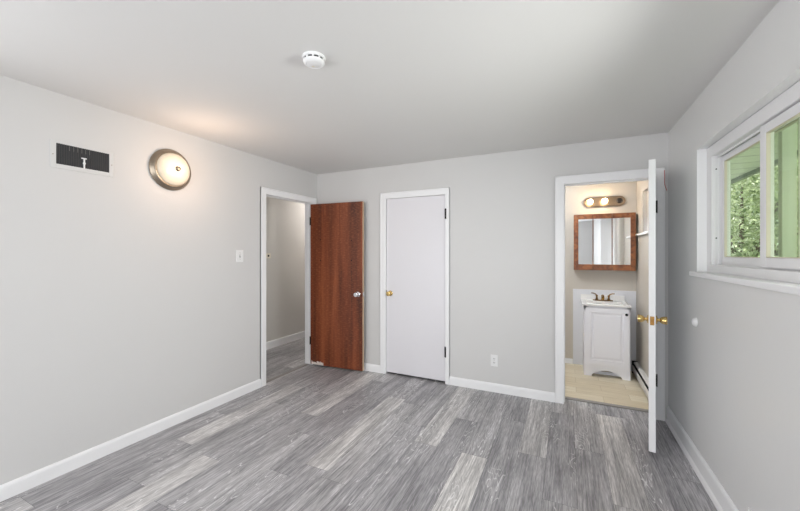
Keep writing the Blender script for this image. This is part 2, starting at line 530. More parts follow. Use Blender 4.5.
# ------------------------------------------------------------------ floor
def build_floor():
    rnd = random.Random(11)
    w, x0, Lp = 0.181, 0.061, 1.22
    #  column index -> (a known joint y, tone above that joint, tone below)
    known = {0: (-2.733, .32, .72), 1: (-1.953, .86, .30), 2: (-1.15, .28, .5), 3: (-2.0, .30, .88), 4: (-1.2, .90, .40),
             5: (-1.47, .22, .48), 6: (-.70, .26, .30), 7: (-1.777, .95, .30), 8: (-.62, .30, .55), 9: (-.98, .50, .28),
             10: (-1.205, .86, .28), 11: (-.71, .50, .14), 12: (-1.195, .40, .96), 13: (-.55, .35, .20), 14: (-1.02, .80, .22),
             15: (-.235, .62, .16), 16: (-.795, .52, .30), 17: (-1.33, .92, .72), 18: (-.106, .25, .22), 19: (-.9, .34, .40)}
    bm = bmesh.new()
    lay = bm.loops.layers.float_color.new('plank')
    xa, xb, ya, yb = -1.06, 3.70, -6.7, 2.05
    k0 = math.floor((xa - x0) / w)
    for k in range(k0, int((xb - x0) / w) + 2):
        a, b = max(xa, x0 + k * w), min(xb, x0 + (k + 1) * w)
        if b - a < 1e-4: continue
        j, ta, tb = known.get(k, (rnd.uniform(-1.2, 0), rnd.uniform(.2, .6), rnd.uniform(.2, .6)))
        y = j
        while y > ya: y -= Lp
        while y < yb:
            c, d = max(y, ya), min(y + Lp, yb)
            mid = y + Lp / 2
            if d - c > 1e-4:
                if abs(mid - (j + Lp / 2)) < .01: t = ta
                elif abs(mid - (j - Lp / 2)) < .01: t = tb
                else: t = rnd.choice([.2, .3, .35, .45, .5, .62])
                g = 0.0006
                f = bm.faces.new([bm.verts.new(p) for p in ((a + g, c + g, 0), (b - g, c + g, 0), (b - g, d - g, 0), (a + g, d - g, 0))])
                q = (t, rnd.random(), rnd.random(), 1)
                for lp in f.loops: lp[lay] = q
            y += Lp
    # dark joint bed just under the planks
    f = bm.faces.new([bm.verts.new(p) for p in ((xa, ya, -.0015), (xb, ya, -.0015), (xb, yb, -.0015), (xa, yb, -.0015))])
    f.material_index = 1
    me = bpy.data.meshes.new('floor')
    bm.to_mesh(me); bm.free()
    me.materials.append(M['floor']); me.materials.append(M['slot'])
    o = bpy.data.objects.new('floor', me)
    col.objects.link(o)
    return struct(o, 'grey wood-look plank floor of the bedroom and hall', 'floor')
build_floor()

T = 0.12
BY = 1.30            # bath back wall
# ------------------------------------------------------------------ walls and ceiling
b = MB(); b.box((-1.2, -6.7, H), (3.9, 2.2, H + .12))
struct(b.build('ceiling', M['ceiling']), 'plain white painted ceiling above the bedroom', 'ceiling')

# left wall with the hall door opening
b = MB()
b.box((-.11, -3.15, 0), (0, -.885, H)); b.box((-.11, -6.7, 0), (0, -5.25, H)); b.box((-.11, -5.25, 0), (0, -3.15, .45)); b.box((-.11, -5.25, 2.25), (0, -3.15, H)); b.box((-.11, -.085, 0), (0, T, H)); b.box((-.11, -.885, 2.055), (0, -.085, H))
struct(b.build('wall_left', M['wall']), 'light grey wall carrying the round lamp and the vent', 'wall')

# back wall with closet and bath openings
b = MB()
b.box((0, 0, 0), (.985, T, H)); b.box((1.745, 0, 0), (2.862, T, H)); b.box((3.597, 0, 0), (W, T, H))
b.box((.985, 0, 2.055), (1.745, T, H)); b.box((2.862, 0, 2.07), (3.597, T, H))
struct(b.build('wall_back', M['wall']), 'light grey wall with the closet door and the bathroom doorway', 'wall')

# right wall with the window opening
WY0, WY1, WZ0, WZ1 = -2.57, -.71, 1.265, 2.083
b = MB()
b.box((W, -6.7, 0), (W + .14, WY0, H)); b.box((W, WY1, 0), (W + .14, BY + .1, H))
b.box((W, WY0, 0), (W + .14, WY1, WZ0)); b.box((W, WY0, WZ1), (W + .14, WY1, H))
struct(b.build('wall_right', M['wall_gloss']), 'grey semi-gloss wall holding the sliding window', 'wall')

# unseen rear wall set far back for even light, with an added window
b = MB()
b.box((-.11, -6.7, 0), (.15, -6.58, H)); b.box((3.25, -6.7, 0), (W, -6.58, H))
b.box((.15, -6.7, 0), (3.25, -6.58, .12)); b.box((.15, -6.7, 2.36), (3.25, -6.58, H))
struct(b.build('wall_rear', M['wall']), 'light grey wall behind the camera with an added wide window', 'wall')
b = MB()  # frame for the added rear window, out of view
for x in (.15, 1.67, 3.19): b.box((x, -6.66, .12), (x + .06, -6.59, 2.36), .004)
b.box((.15, -6.66, .12), (3.25, -6.59, .18), .004); b.box((.15, -6.66, 2.30), (3.25, -6.59, 2.36), .004)
rw = struct(b.build('added_rear_window', M['vinyl']), 'wide white framed window, unseen, added behind the camera for daylight', 'window')

b = MB()  # unseen left-wall window, added to bring light onto the right wall
for (ya_, yb_) in ((-5.25, -5.19), (-4.23, -4.17), (-3.21, -3.15)): b.box((-.09, ya_, .45), (-.02, yb_, 2.25), .003)
for (za_, zb_) in ((.45, .51), (2.19, 2.25)): b.box((-.088, -5.2, za_), (-.022, -3.2, zb_))
struct(b.build('added_side_window', M['vinyl']), 'white framed window, unseen, added in the left wall for daylight', 'window')
# hall shell
b = MB(); b.box((-1.17, -2.6, 0), (-1.05, 2.1, H)); b.box((-1.05, -2.6, 0), (-.11, -2.48, H)); b.box((-1.05, 2.0, 0), (0, 2.1, H))
b.box((-.11, T, 0), (0, 2.0, H))
struct(b.build('wall_hall', M['hall_wall']), 'dim grey hall wall seen through the left doorway', 'wall')
# closet shell
b = MB(); b.box((0, .75, 0), (1.8, .85, H)); b.box((0, .85, 0), (1.75, 2.0, .02))
struct(b.build('wall_closet', M['wall']), 'closet wall hidden behind the white closet door', 'wall')
# bath shell
b = MB()
b.box((1.8, T, 0), (1.9, BY + .1, H)); b.box((1.9, BY, 0), (W + .1, BY + .1, H))
# right bath wall with a small window opening
bx = 3.645
BW = (.68, .93, 1.625, 2.07)
b.box((bx, T, 0), (W + .001, BW[0], H)); b.box((bx, BW[1], 0), (W + .001, BY, H))
b.box((bx, BW[0], 0), (W + .001, BW[1], BW[2])); b.box((bx, BW[0], BW[3]), (W + .001, BW[1], H))
struct(b.build('wall_bath', M['bath_wall']), 'beige painted bathroom wall behind the vanity', 'wall')
b = MB(); b.box((1.9, T + .03, -.01), (bx, BY, .014))
struct(b.build('floor_bath', M['bath_floor']), 'pale beige wood-look vinyl floor of the bathroom', 'floor')
b = MB(); b.box((2.88, T - .012, 0), (3.578, T + .034, .012), .004)
struct(b.build('trim_threshold', M['strip']), 'thin grey threshold strip under the bathroom doorway', 'trim')
b = MB(); b.box((-.075, -.865, 0), (-.035, -.105, .006), .002)
struct(b.build('trim_transition', M['strip']), 'thin pale transition strip under the hall doorway', 'trim')

# bathroom niche panel with arched top (grey) above a white shelf
b = MB()
yc, ry = (BW[0] + BW[1]) / 2, (BW[1] - BW[0]) / 2
out = [(BW[0], BW[2]), (BW[1], BW[2])] + [(yc + ry * math.cos(t), BW[3] - .10 + .09 * math.sin(t)) for t in [PI * i / 14 for i in range(15)]]
b.prism(out, lambda u, v, d: Vector((d, u, v)), bx + .004, bx + .022)
struct(b.build('window_2', mat('frosted_pane', rgb(176, 172, 166), 0.25)), 'narrow grey arch-topped pane in the right bathroom wall', 'window')

# ------------------------------------------------------------------ baseboards
def baseboard(name, p0, p1, nrm, h, label, t=.013):
    p0, p1, n = Vector((*p0, 0)), Vector((*p1, 0)), Vector((*nrm, 0))
    prof = [(0, 0), (t, 0), (t, h - .018), (t * .75, h - .006), (t * .35, h), (0, h)]
    b = MB()
    d = p1 - p0
    b.prism(prof, lambda u, v, s: p0 + d * s + n * u + Vector((0, 0, v)), 0, 1)
    return struct(b.build(name, M['trim']), label, 'baseboard')
baseboard('baseboard_left', (0, -6.58), (0, -.931), (1, 0), .09, 'white baseboard along the foot of the left wall')
baseboard('baseboard_back', (1.771, 0), (2.803, 0), (0, -1), .088, 'white baseboard between the closet and the bathroom doorway')
baseboard('baseboard_corner', (.014, 0), (.930, 0), (0, -1), .088, 'short white baseboard between brown door and closet casing')
def right_base():
    prof = [(0, 0), (.026, 0), (.026, .012), (.020, .024), (.013, .032), (.013, .112), (.009, .124), (.004, .132), (0, .132)]
    b = MB()
    b.prism(prof, lambda u, v, s: Vector((W - u, -6.58 + (6.565) * s, v)), 0, 1)
    struct(b.build('baseboard_right', M['trim']), 'tall white baseboard with shoe moulding under the window wall', 'baseboard')
right_base()
baseboard('baseboard_hall', (-1.05, -2.48), (-1.05, 2.0), (1, 0), .11, 'white baseboard along the dim hall wall')
baseboard('baseboard_bath', (1.9, BY), (2.972, BY), (0, -1), .075, 'short white baseboard on the bathroom wall left of the panel')

# ------------------------------------------------------------------ door casings and jambs
def casing(name, to3, u0, u1, top, label, wth=.066, depth=.12, th=.016, stop=True, uright=None):
    """to3(u, d, z): u along the wall, d out of the wall (negative goes into it)"""
    b = MB()
    def bx_(ua, ub, da, db, za, zb, bev=.0025):
        b.box(to3(ua, da, za), to3(ub, db, zb), bev, 1)
    ur = wth if uright is None else uright
    bx_(u0 - wth, u0 + .004, 0, th, 0, top + wth)
    bx_(u1 - .004, u1 + ur, 0, th, 0, top + wth)
    bx_(u0 - wth + .001, u1 + ur - .001, 0, th - .0008, top - .004, top + wth)
    # raised outer back band and inner bead
    bx_(u0 - wth, u0 - wth + .012, 0, th + .004, 0, top + wth)
    bx_(u1 + ur - .012, u1 + ur, 0, th + .004, 0, top + wth)
    bx_(u0 - wth, u1 + ur, 0, th + .004, top + wth - .012, top + wth)
    # jambs
    bx_(u0 - .018, u0 + .002, -depth, .001, 0, top + .018, .001)
    bx_(u1 - .002, u1 + .018, -depth, .001, 0, top + .018, .001)
    bx_(u0 - .018, u1 + .018, -depth, .001, top - .002, top + .018, .001)
    if stop:
        bx_(u0, u0 + .011, -.075, -.042, 0, top, .001)
        bx_(u1 - .011, u1, -.075, -.042, 0, top, .001)
        bx_(u0, u1, -.075, -.042, top - .011, top, .001)
    return struct(b.build(name, M['trim']), label, 'door casing')
casing('trim_1', lambda u, d, z: (d, u, z), -.865, -.105, 2.037, 'white casing and jamb around the open hall doorway', depth=.11)
casing('trim_2', lambda u, d, z: (u, -d, z), 1.001, 1.729, 2.04, 'white casing around the closed white closet door', stop=False, wth=.068, uright=.042)
casing('trim_3', lambda u, d, z: (u, -d, z), 2.878, 3.580, 2.052, 'white casing and jamb around the bathroom doorway', wth=.074, uright=.066)

# ------------------------------------------------------------------ doors
def knob_mesh(m, parent, loc, direction, length=.062, r=.027, name='door_knob'):
    b = MB()
    b.lathe([(0, 0), (.030, 0), (.031, .004), (.026, .009), (.012, .011), (.0105, length * .42), (.0105, length * .34), (.017, length * .40), (r * .80, length * .50),
             (r * .93, length * .70), (r, length * .90), (r * .92, length * .97), (r * .55, length), (0, length * .99)], (0, 0, 0), direction, 28)
    o = b.build(name, m, parent, loc, smooth=True)
    return o

def hinge(parent, loc, leaf_dir, name='hinge', h=.095, r=.0065):
    b = MB()
    b.tube([Vector((0, 0, 0)), Vector((0, 0, h))], r, 10)
    for k in range(1, 4):
        b.tube([Vector((0, 0, h * k / 4 - .0007)), Vector((0, 0, h * k / 4 + .0007))], r * 1.1, 10)
    b.lathe([(0, 0), (.005, 0), (.0065, .003), (.004, .006), (0, .007)], (0, 0, h), (0, 0, 1), 10)
    ld = Vector(leaf_dir)
    a = Vector((0, 0, .004)) - ld.cross(Vector((0, 0, 1))) * .001
    c = ld * .012 + Vector((0, 0, h - .004)) + ld.cross(Vector((0, 0, 1))) * .001
    b.box(a, c)
    return b.build(name, M['black_metal'], parent, loc, smooth=False)

# door 1: brown flush door, standing open against the back wall
DW, DH, DT = .735, 1.995, .035
b = MB(); b.box((0, 0, 0), (DW - .002, DT, DH), .0015, 1)
d1 = struct(b.build('door_1', M['brown'], None, (.008, -.142, .02), (0, 0, .065)), 'brown wood flush door standing open by the hall doorway', 'door')
b = MB(); b.box((DW - .0025, .001, .002), (DW, DT - .001, DH - .002), .0008, 1)
e = b.build('edge_band', M['door_edge'], d1); e['label'] = 'worn pale wooden edge'
k = knob_mesh(M['chrome'], d1, (.672, 0, .90), (0, -1, 0)); k['label'] = 'chrome door knob'
k = knob_mesh(M['chrome'], d1, (.672, DT, .90), (0, 1, 0), .05); k['label'] = 'chrome door knob'
b = MB(); b.box((0, .006, -.028), (.003, .029, .028), .001, 1); b.box((.002, .012, -.008), (.009, .022, .008), .002, 1)
k = b.build('latch_plate', M['chrome'], d1, (DW - .001, 0, .90)); k['label'] = 'chrome latch plate'
for z in (.245, 1.735):
    hinge(d1, (-.002, -.004, z), (1, 0, 0))
# four old screw holes
for (x, z) in ((.150, 1.552), (.585, 1.540), (.150, 1.295), (.585, 1.298)):
    b = MB(); b.lathe([(0, 0), (.007, 0), (.007, .0008), (.0045, .0012), (0, .0004)], (0, 0, 0), (0, -1, 0), 12)
    o = b.build('screw_hole', M['dark'], d1, (x, 0, z))

# door 2: closed closet door
b = MB(); b.box((0, 0, 0), (.722, .035, 2.010), .0015, 1)
d2 = struct(b.build('door_2', M['white_door'], None, (1.0045, .002, .025), (0, R(.12), 0)), 'closed white flush closet door with brass knob', 'door')
k = knob_mesh(M['brass'], d2, (.050, 0, .915), (0, -1, 0)); k['label'] = 'polished brass door knob'
b = MB(); b.box((-.010, -.004, -.028), (-.002, .004, .028), .001, 1)
b.build('latch_plate', M['black_metal'], d2, (.004, -.003, .922))['label'] = 'dark metal latch plate'
for z in (.264, 1.749):
    hinge(d2, (.722, -.012, z), (-1, 0, 0), h=.112, r=.0105)

# door 3: bathroom door opened towards the room, seen on its edge
bang = .1815
b = MB(); b.box((0, 0, 0), (.69, .040, 2.018), .0015, 1)
d3 = struct(b.build('door_3', M['trim'], None, (3.578, -.016, .035), (0, 0, PI + PI / 2 - bang)), 'white bathroom door standing open, seen edge-on', 'door')
# local +x runs to the free edge; local +y is which side?  (rot puts +y towards +x world) -> shift the slab to the left side
for v in d3.data.vertices: v.co.y -= .040
k = knob_mesh(M['brass'], d3, (.628, 0, .905), (0, 1, 0), .066, .028); k['label'] = 'polished brass door knob'
k = knob_mesh(M['brass'], d3, (.628, -.040, .905), (0, -1, 0), .066, .028); k['label'] = 'polished brass door knob'
b = MB(); b.box((0, -.032, -.03), (.002, -.008, .03), .0008, 1); b.box((.001, -.026, -.009), (.010, -.014, .009), .003, 2)
k = b.build('latch_plate', M['brass_plate'], d3, (.69, 0, .905)); k['label'] = 'brass latch plate'
for z in (.245, 1.71):
    hinge(d3, (-.001, .010, z), (1, 0, 0), h=.10)

# ------------------------------------------------------------------ window in the right wall
FX = 3.721
b = MB()
# stool
b.box((3.644, WY0 - .06, 1.256), (W + .0, WY1 + .055, 1.286), .006, 2)
b.box((W - .01, WY0 + .001, 1.262), (FX + .082, WY1 - .001, 1.286))
sill = struct(b.build('trim_4', M['trim']), 'white window stool projecting under the sliding window', 'window sill')
b = MB()
b.box((W + .0005, WY1 - .004, WZ0), (FX + .004, WY1, WZ1))
b.box((W + .0005, WY0, WZ0), (FX + .004, WY0 + .004, WZ1))
struct(b.build('trim_5', M['trim']), 'white painted side reveals of the window recess', 'window trim')

win = thing('window_1', 'white sliding window with green tinted panes in the right wall', 'window', (FX, (WY0 + WY1) / 2, 1.286))
win['kind'] = 'structure'
def wl(x, y, z):           # world -> window local
    return Vector((x - FX, y - (WY0 + WY1) / 2, z - 1.286))
b = MB()
e0, e1 = WY0 + .004, WY1 - .004
b.box(wl(FX, e0, 1.286), wl(FX + .084, e1, 1.333), .003, 1)
b.box(wl(FX, e0, 2.012), wl(FX + .084, e1, 2.082), .003, 1)
b.box(wl(FX + .0006, -.792, 1.332), wl(FX + .083, e1 - .0005, 2.013))
b.box(wl(FX + .0006, e0 + .0005, 1.332), wl(FX + .083, WY0 + .082, 2.013))
# track grooves on the head and side jamb
b.box(wl(FX + .012, -.800, 1.334), wl(FX + .020, -.790, 2.011))
b.box(wl(FX + .033, -.798, 1.334), wl(FX + .040, -.790, 2.011))
b.box(wl(FX + .030, e0 + .08, 2.000), wl(FX + .034, -.792, 2.013))
b.box(wl(FX + .030, e0 + .08, 1.332), wl(FX + .034, -.792, 1.340))
b.build('window_frame', M['vinyl'], win)
for z in (1.50, 1.93):
    s = MB(); s.lathe([(0, 0), (.004, 0), (.004, .0015), (0, .002)], (0, 0, 0), (0, -1, 0), 10)
    s.build('screw', M['black_metal'], win, wl(FX + .022, -.800, z))

def sash(xa, xb, ya, yb, za, zb, wl_, wr_, wt, wb, name='sash'):
    """yb is the far (higher y) edge"""
    b = MB()
    b.box(wl(xa, yb - wl_, za), wl(xb, yb, zb), .003, 1)
    b.box(wl(xa, ya, za), wl(xb, ya + wr_, zb), .003, 1)
    b.box(wl(xa, ya + wr_ - .001, zb - wt), wl(xb, yb - wl_ + .001, zb), .003, 1)
    b.box(wl(xa, ya + wr_ - .001, za), wl(xb, yb - wl_ + .001, za + wb), .003, 1)
    # glazing bead, tan gasket line
    s = b.build(name, M['vinyl'], win)
    xm = (xa + xb) / 2
    g = MB()
    g.box(wl(xm - .002, ya + wr_ - .004, za + wb - .004), wl(xm + .002, yb - wl_ + .004, zb - wt + .004))
    p = g.build('window_pane', M['glass'], s); p['label'] = 'green tinted glass pane'
    g = MB()
    for (c, d) in (((xa + .001, yb - wl_ - .004, za + wb), (xm, yb - wl_, zb - wt)), ((xa + .001, ya + wr_, za + wb), (xm, ya + wr_ + .004, zb - wt)),
                   ((xa + .001, ya + wr_, zb - wt - .004), (xm, yb - wl_, zb - wt)), ((xa + .001, ya + wr_, za + wb), (xm, yb - wl_, za + wb + .004))):
        g.box(wl(*c), wl(*d))
    q = g.build('gasket', mat_tan, s); q['label'] = 'thin tan glazing gasket'
    return s
mat_tan = mat('tan_gasket', rgb(208, 202, 180), 0.6)
sash(FX + .050, FX + .078, -1.64, -.796, 1.336, 2.006, .034, .05, .036, .047)
sash(FX + .010, FX + .040, WY0 + .083, -1.375, 1.340, 2.006, .056, .05, .044, .046)
b = MB(); b.box(wl(FX + .040, -1.352, 1.80), wl(FX + .052, -1.318, 1.812), .002, 1)
b.build('latch', M['black_metal'], win)
b = MB(); b.lathe([(0, 0), (.006, 0), (.006, .003), (0, .004)], (0, 0, 0), (-1, 0, 0), 10)
b.build('latch', M['slot'], win, wl(FX + .049, -1.345, 1.352))
# outer storm window
b = MB()
sx0, sx1 = FX + .087, FX + .122
b.box(wl(sx0, -.722, 1.29), wl(sx1 - .005, -.712, 2.08)); b.box(wl(sx0, WY0, 1.29), wl(sx1, WY0 + .03, 2.08))
b.box(wl(sx0, WY0, 1.29), wl(sx1, -.712, 1.335)); b.box(wl(sx0, WY0, 2.03), wl(sx1, -.712, 2.08))
b.box(wl(sx0 + .012, -1.345, 1.30), wl(sx0 + .064, -1.312, 2.05), .002, 1)
b.box(wl(sx0 + .022, -1.312, 1.33), wl(sx0 + .034, -1.300, 2.04), .001, 1)
b.build('storm_frame', M['storm'], win)['label'] = 'outer storm window frame behind the tinted glass'

# ------------------------------------------------------------------ wall fittings in the bedroom
# vent register
vy0, vy1, vz0, vz1 = -2.584, -2.247, 1.943, 2.119
v = thing('wall_vent', 'white framed air vent with dark grille on the left wall', 'vent', (0, (vy0 + vy1) / 2, (vz0 + vz1) / 2))
hw, hh = (vy1 - vy0) / 2, (vz1 - vz0) / 2
b = MB()
for (c, d) in (((0, -hw, -hh), (.005, -hw + .028, hh)), ((0, hw - .026, -hh), (.005, hw, hh)), ((0, -hw + .027, hh - .018), (.0049, hw - .025, hh)), ((0, -hw + .027, -hh), (.0049, hw - .025, -hh + .028))):
    b.box(c, d, .0015, 1)
b.build('frame', mat('vent_frame_paint', rgb(218, 218, 217), 0.45), v)
b = MB(); b.box((.0003, -hw + .02, -hh + .02), (.0015, hw - .02, hh - .012))
b.build('backing', M['vent_dark'], v)
b = MB()
n = 24
for i in range(n):
    y = -hw + .032 + (2 * hw - .062) * i / (n - 1)
    b.box((.0015, y - .0012, -hh + .026), (.0042, y + .0012, hh - .016))
b.build('louvers', mat('louver_dark', rgb(58, 58, 60), 0.5), v)
b = MB()
for i in range(6):
    y = -.075 + i * .021
    b.box((.0042, y - .0012, .035), (.0048, y + .0012, .066))
b.build('fins', mat('fin_grey', rgb(120, 118, 114), 0.5), v)
b = MB(); b.box((.004, -.004, -.062), (.010, .004, .004), .001, 1); b.box((.004, -.016, -.001), (.012, .012, .007), .0015, 1); b.box((.004, -.007, -.035), (.011, .007, -.022), .0015, 1)
b.build('damper_lever', M['plastic'], v)['label'] = 'white damper lever'
for y in (-hw + .012, hw - .012):
    b = MB(); b.lathe([(0, 0), (.003, 0), (.003, .001), (0, .0015)], (0, 0, 0), (1, 0, 0), 10)
    b.build('screw', M['nickel'], v, (.005, y, -.004))

# round flush lamp on the left wall
s = thing('wall_lamp', 'round brushed nickel lamp with glowing glass dome on the left wall', 'lamp', (0, -1.853, 2.080))
b = MB()
b.lathe([(0, 0), (.160, 0), (.165, .006), (.165, .016), (.160, .022), (.156, .026), (.152, .034), (.145, .042), (.138, .046), (.131, .045), (.126, .040), (0, .038)], (0, 0, 0), (1, 0, 0), 64)
b.build('base_pan', M['nickel'], s, smooth=True)
b = MB()
prof = [(.130, .040)] + [(.129 * math.cos(t), .042 + .056 * math.sin(t)) for t in [PI / 2 * i / 14 for i in range(1, 14)]] + [(0, .098)]
b.lathe(prof, (0, 0, 0), (1, 0, 0), 64)
b.build('glass_dome', M['dome'], s, smooth=True)['label'] = 'glowing alabaster glass dome'
b = MB()
b.lathe([(0, .094), (.019, .094), (.020, .099), (.014, .104), (.016, .110), (.012, .118), (0, .121)], (0, 0, 0), (1, 0, 0), 20)
b.build('finial', M['nickel'], s, smooth=True)
ld = bpy.data.lights.new('wall_lamp_glow', 'POINT'); ld.energy = 4.2; ld.color = (1.0, .70, .50); ld.shadow_soft_size = .09
lo = bpy.data.objects.new('wall_lamp_glow', ld); col.objects.link(lo); lo.location = (.36, -1.80, 2.04)

# light switch
s = thing('light_switch', 'white light switch plate on left wall beside hall doorway', 'light switch', (0, -1.186, 1.377))
b = MB(); b.box((0, -.040, -.0585), (.006, .040, .0585), .003, 2); b.build('plate', M['plastic'], s)
b = MB(); b.box((.005, -.006, -.013), (.007, .006, .013), .0008, 1); b.build('slot', M['slot'], s)
b = MB(); b.box((.006, -.0045, -.004), (.018, .0045, .008), .0015, 1); b.build('toggle', M['plastic'], s)
for z in (-.030, .030):
    b = MB(); b.lathe([(0, 0), (.0035, 0), (.003, .001), (0, .0015)], (0, 0, 0), (1, 0, 0), 10); b.build('screw', M['nickel'], s, (.006, 0, z))

def outlet(name, label, loc, rotz):
    s = thing(name, label, 'outlet', loc, (0, 0, rotz))
    b = MB(); b.box((-.036, 0, -.0585), (.036, -.006, .0585), .003, 2); b.build('plate', M['plastic'], s)
    for z in (-.020, .020):
        b = MB()
        pr = [(.0165 * math.cos(t), max(-.0125, min(.0125, .0165 * math.sin(t)))) for t in [2 * PI * i / 24 for i in range(24)]]
        b.prism(pr, lambda u, v_, d: Vector((u, d, v_)), -.0055, -.0085)
        f = b.build('receptacle', M['plastic'], s, (0, 0, z))
        b = MB(); b.box((-.0075, -.0083, -.003), (-.0045, -.0092, .007)); b.box((.0045, -.0083, -.003), (.0075, -.0092, .006)); b.box((-.002, -.0083, -.009), (.002, -.0092, -.005))
        b.build('slots', M['slot'], f)
    b = MB(); b.lathe([(0, 0), (.003, 0), (0, .0015)], (0, 0, 0), (0, -1, 0), 10); b.build('screw', M['nickel'], s, (0, -.006, 0))
    return s
outlet('wall_outlet', 'white duplex outlet on the back wall right of the closet', (2.240, 0, .318), 0)
outlet('wall_outlet', 'white outlet low on the window wall above the baseboard', (W, -1.475, .164), -PI / 2)

# smoke detector
sd = s = thing('smoke_detector', 'round white smoke detector on the ceiling', 'smoke detector', (1.722, -2.172, H))
sd.scale = (.86, .86, .80)
b = MB(); b.lathe([(0, 0), (.068, 0), (.069, .004), (.066, .016), (0, .016)], (0, 0, 0), (0, 0, -1), 40); b.build('mounting_ring', M['plastic'], s, smooth=True)
b = MB(); b.lathe([(0, .014), (.056, .014), (.056, .028), (0, .028)], (0, 0, 0), (0, 0, -1), 40); b.build('vent_core', M['dark'], s, smooth=True)['label'] = 'dark vent slots'
for i in range(10):
    a = 2 * PI * i / 10 + .2
    b = MB(); b.prism([(.052 * math.cos(t), .052 * math.sin(t)) for t in (a, a + .16)] + [(.062 * math.cos(t), .062 * math.sin(t)) for t in (a + .16, a)], lambda u, v_, d: Vector((u, v_, -d)), .012, .030)
    b.build('rib', M['plastic'], s)
b = MB(); b.lathe([(0, .027), (.062, .027), (.064, .031), (.062, .038), (.052, .047), (.046, .049), (.044, .047), (.034, .050), (0, .051)], (0, 0, 0), (0, 0, -1), 40); b.build('cover', M['plastic'], s, smooth=True)
b = MB(); b.lathe([(0, 0), (.009, 0), (.009, .002), (0, .003)], (-.014, .010, -.0495), (0, 0, -1), 16); b.build('test_button', M['cream'], s)

# white door-stop bumper on right wall
b = MB(); b.lathe([(0, 0), (.030, 0), (.0305, .004), (.028, .010), (.022, .017), (.012, .021), (0, .0215)], (0, 0, 0), (-1, 0, 0), 28)
tag(b.build('door_stop', M['plastic'], None, (W, -.700, .953), smooth=True), 'small round white door stop on the wall under the window', 'door stop')

# red thread hanging off the casing corner
b = MB(); b.tube([(3.640, -.0215, 2.10), (3.642, -.0225, 2.05), (3.641, -.0222, 2.00), (3.643, -.0225, 1.975), (3.655, -.010, 1.945), (3.660, -.006, 1.93)], .0022, 8)
tag(b.build('red_thread', M['red']), 'thin red thread hanging at the corner of the bathroom door casing', 'thread')

# hall cable plate
s = thing('cable_plate', 'small cream wall plate with a dark hole in the hall', 'wall plate', (-1.05, .190, 1.366))
b = MB(); b.box((0, -.043, -.036), (.007, .043, .036), .003, 2); b.build('plate', M['cream'], s)
b = MB(); b.lathe([(0, 0), (.015, 0), (.015, .003), (0, .003)], (0, 0, 0), (1, 0, 0), 16); b.build('hole', M['dark'], s, (.0065, -.002, 0))

# hall ceiling light (assumed round the corner, unseen, to light the hall)
s = thing('unseen_hall_light', 'small warm ceiling light assumed out of view in the hall', 'lamp', (-.6, 1.45, H))
b = MB(); b.lathe([(0, 0), (.11, 0), (.11, .02), (0, .02)], (0, 0, 0), (0, 0, -1), 32); b.build('base_pan', M['nickel'], s, smooth=True)
b = MB(); b.lathe([(.10, .02), (.09, .05), (.06, .075), (0, .085)], (0, 0, 0), (0, 0, -1), 32); b.build('glass_dome', emission('hall_dome', (1, .95, .92, 1), 112.0), s, smooth=True)

# ------------------------------------------------------------------ bathroom
b = MB(); b.box((2.975, BY - .006, .014), (bx - .004, BY, .957), .002, 1)
struct(b.build('trim_6', M['panel_white']), 'white splash panel on the wall behind the vanity', 'wall panel')

# vanity
VX0, VX1, VY0, VY1 = 3.083, 3.530, .905, 1.292
vc = (VX0 + VX1) / 2
s = thing('bathroom_vanity', 'small white vanity cabinet with one door and sink top', 'vanity', (vc, VY0, .014))
hw = (VX1 - VX0) / 2
dp = VY1 - VY0
ztop = .795
b = MB()
b.box((-hw, .02, .0), (-hw + .016, dp, ztop), .001, 1); b.box((hw - .016, .02, .0), (hw, dp, ztop), .001, 1)
b.box((-hw + .015, dp - .012, .09), (hw - .015, dp, ztop)); b.box((-hw + .015, .02, .10), (hw - .015, dp - .01, .115))
b.box((-hw + .015, .10, .0), (hw - .015, .11, .034))
b.build('carcass', M['vanity'], s)
# face frame with arched apron
b = MB()
arch = [(-hw, 0), (-hw + .075, 0), (-hw + .078, .020)]
for i in range(1, 16):
    t = i / 16
    arch.append((-hw + .085 + (2 * hw - .17) * t, .024 + .052 * math.sin(PI * t) ** .85))
arch += [(hw - .078, .020), (hw - .075, 0), (hw, 0), (hw, .135), (-hw, .135)]
b.prism(arch, lambda u, v_, d: Vector((u, d, v_)), .0, .02)
b.box((-hw, .002, .134), (-hw + .03, .02, ztop)); b.box((hw - .03, .002, .134), (hw, .02, ztop)); b.box((-hw, .002, ztop - .04), (hw, .02, ztop))
b.build('face_frame', M['vanity'], s)
# raised panel door
def rect_ring(b, x0, x1, z0, z1, y0, X0, X1, Z0, Z1, y1):
    A = [(x0, y0, z0), (x1, y0, z0), (x1, y0, z1), (x0, y0, z1)]
    B = [(X0, y1, Z0), (X1, y1, Z0), (X1, y1, Z1), (X0, y1, Z1)]
    for i in range(4):
        j = (i + 1) % 4
        b.quad(A[i], A[j], B[j], B[i])
b = MB()
dx0, dx1, dz0, dz1 = -hw + .012, hw - .012, .140, ztop - .018
lv = [(0, 0.004), (0, -.016), (.002, -.018), (.052, -.018), (.056, -.010), (.062, -.009), (.068, -.010), (.086, -.0165), (.088, -.0165)]
for (i0, y0), (i1, y1) in zip(lv, lv[1:]):
    rect_ring(b, dx0 + i0, dx1 - i0, dz0 + i0, dz1 - i0, y0, dx0 + i1, dx1 - i1, dz0 + i1, dz1 - i1, y1)
i0, y0 = lv[-1]
b.quad((dx0 + i0, y0, dz0 + i0), (dx1 - i0, y0, dz0 + i0), (dx1 - i0, y0, dz1 - i0), (dx0 + i0, y0, dz1 - i0))
i0, y0 = lv[0]
b.quad((dx0, y0, dz0), (dx1, y0, dz0), (dx1, y0, dz1), (dx0, y0, dz1))
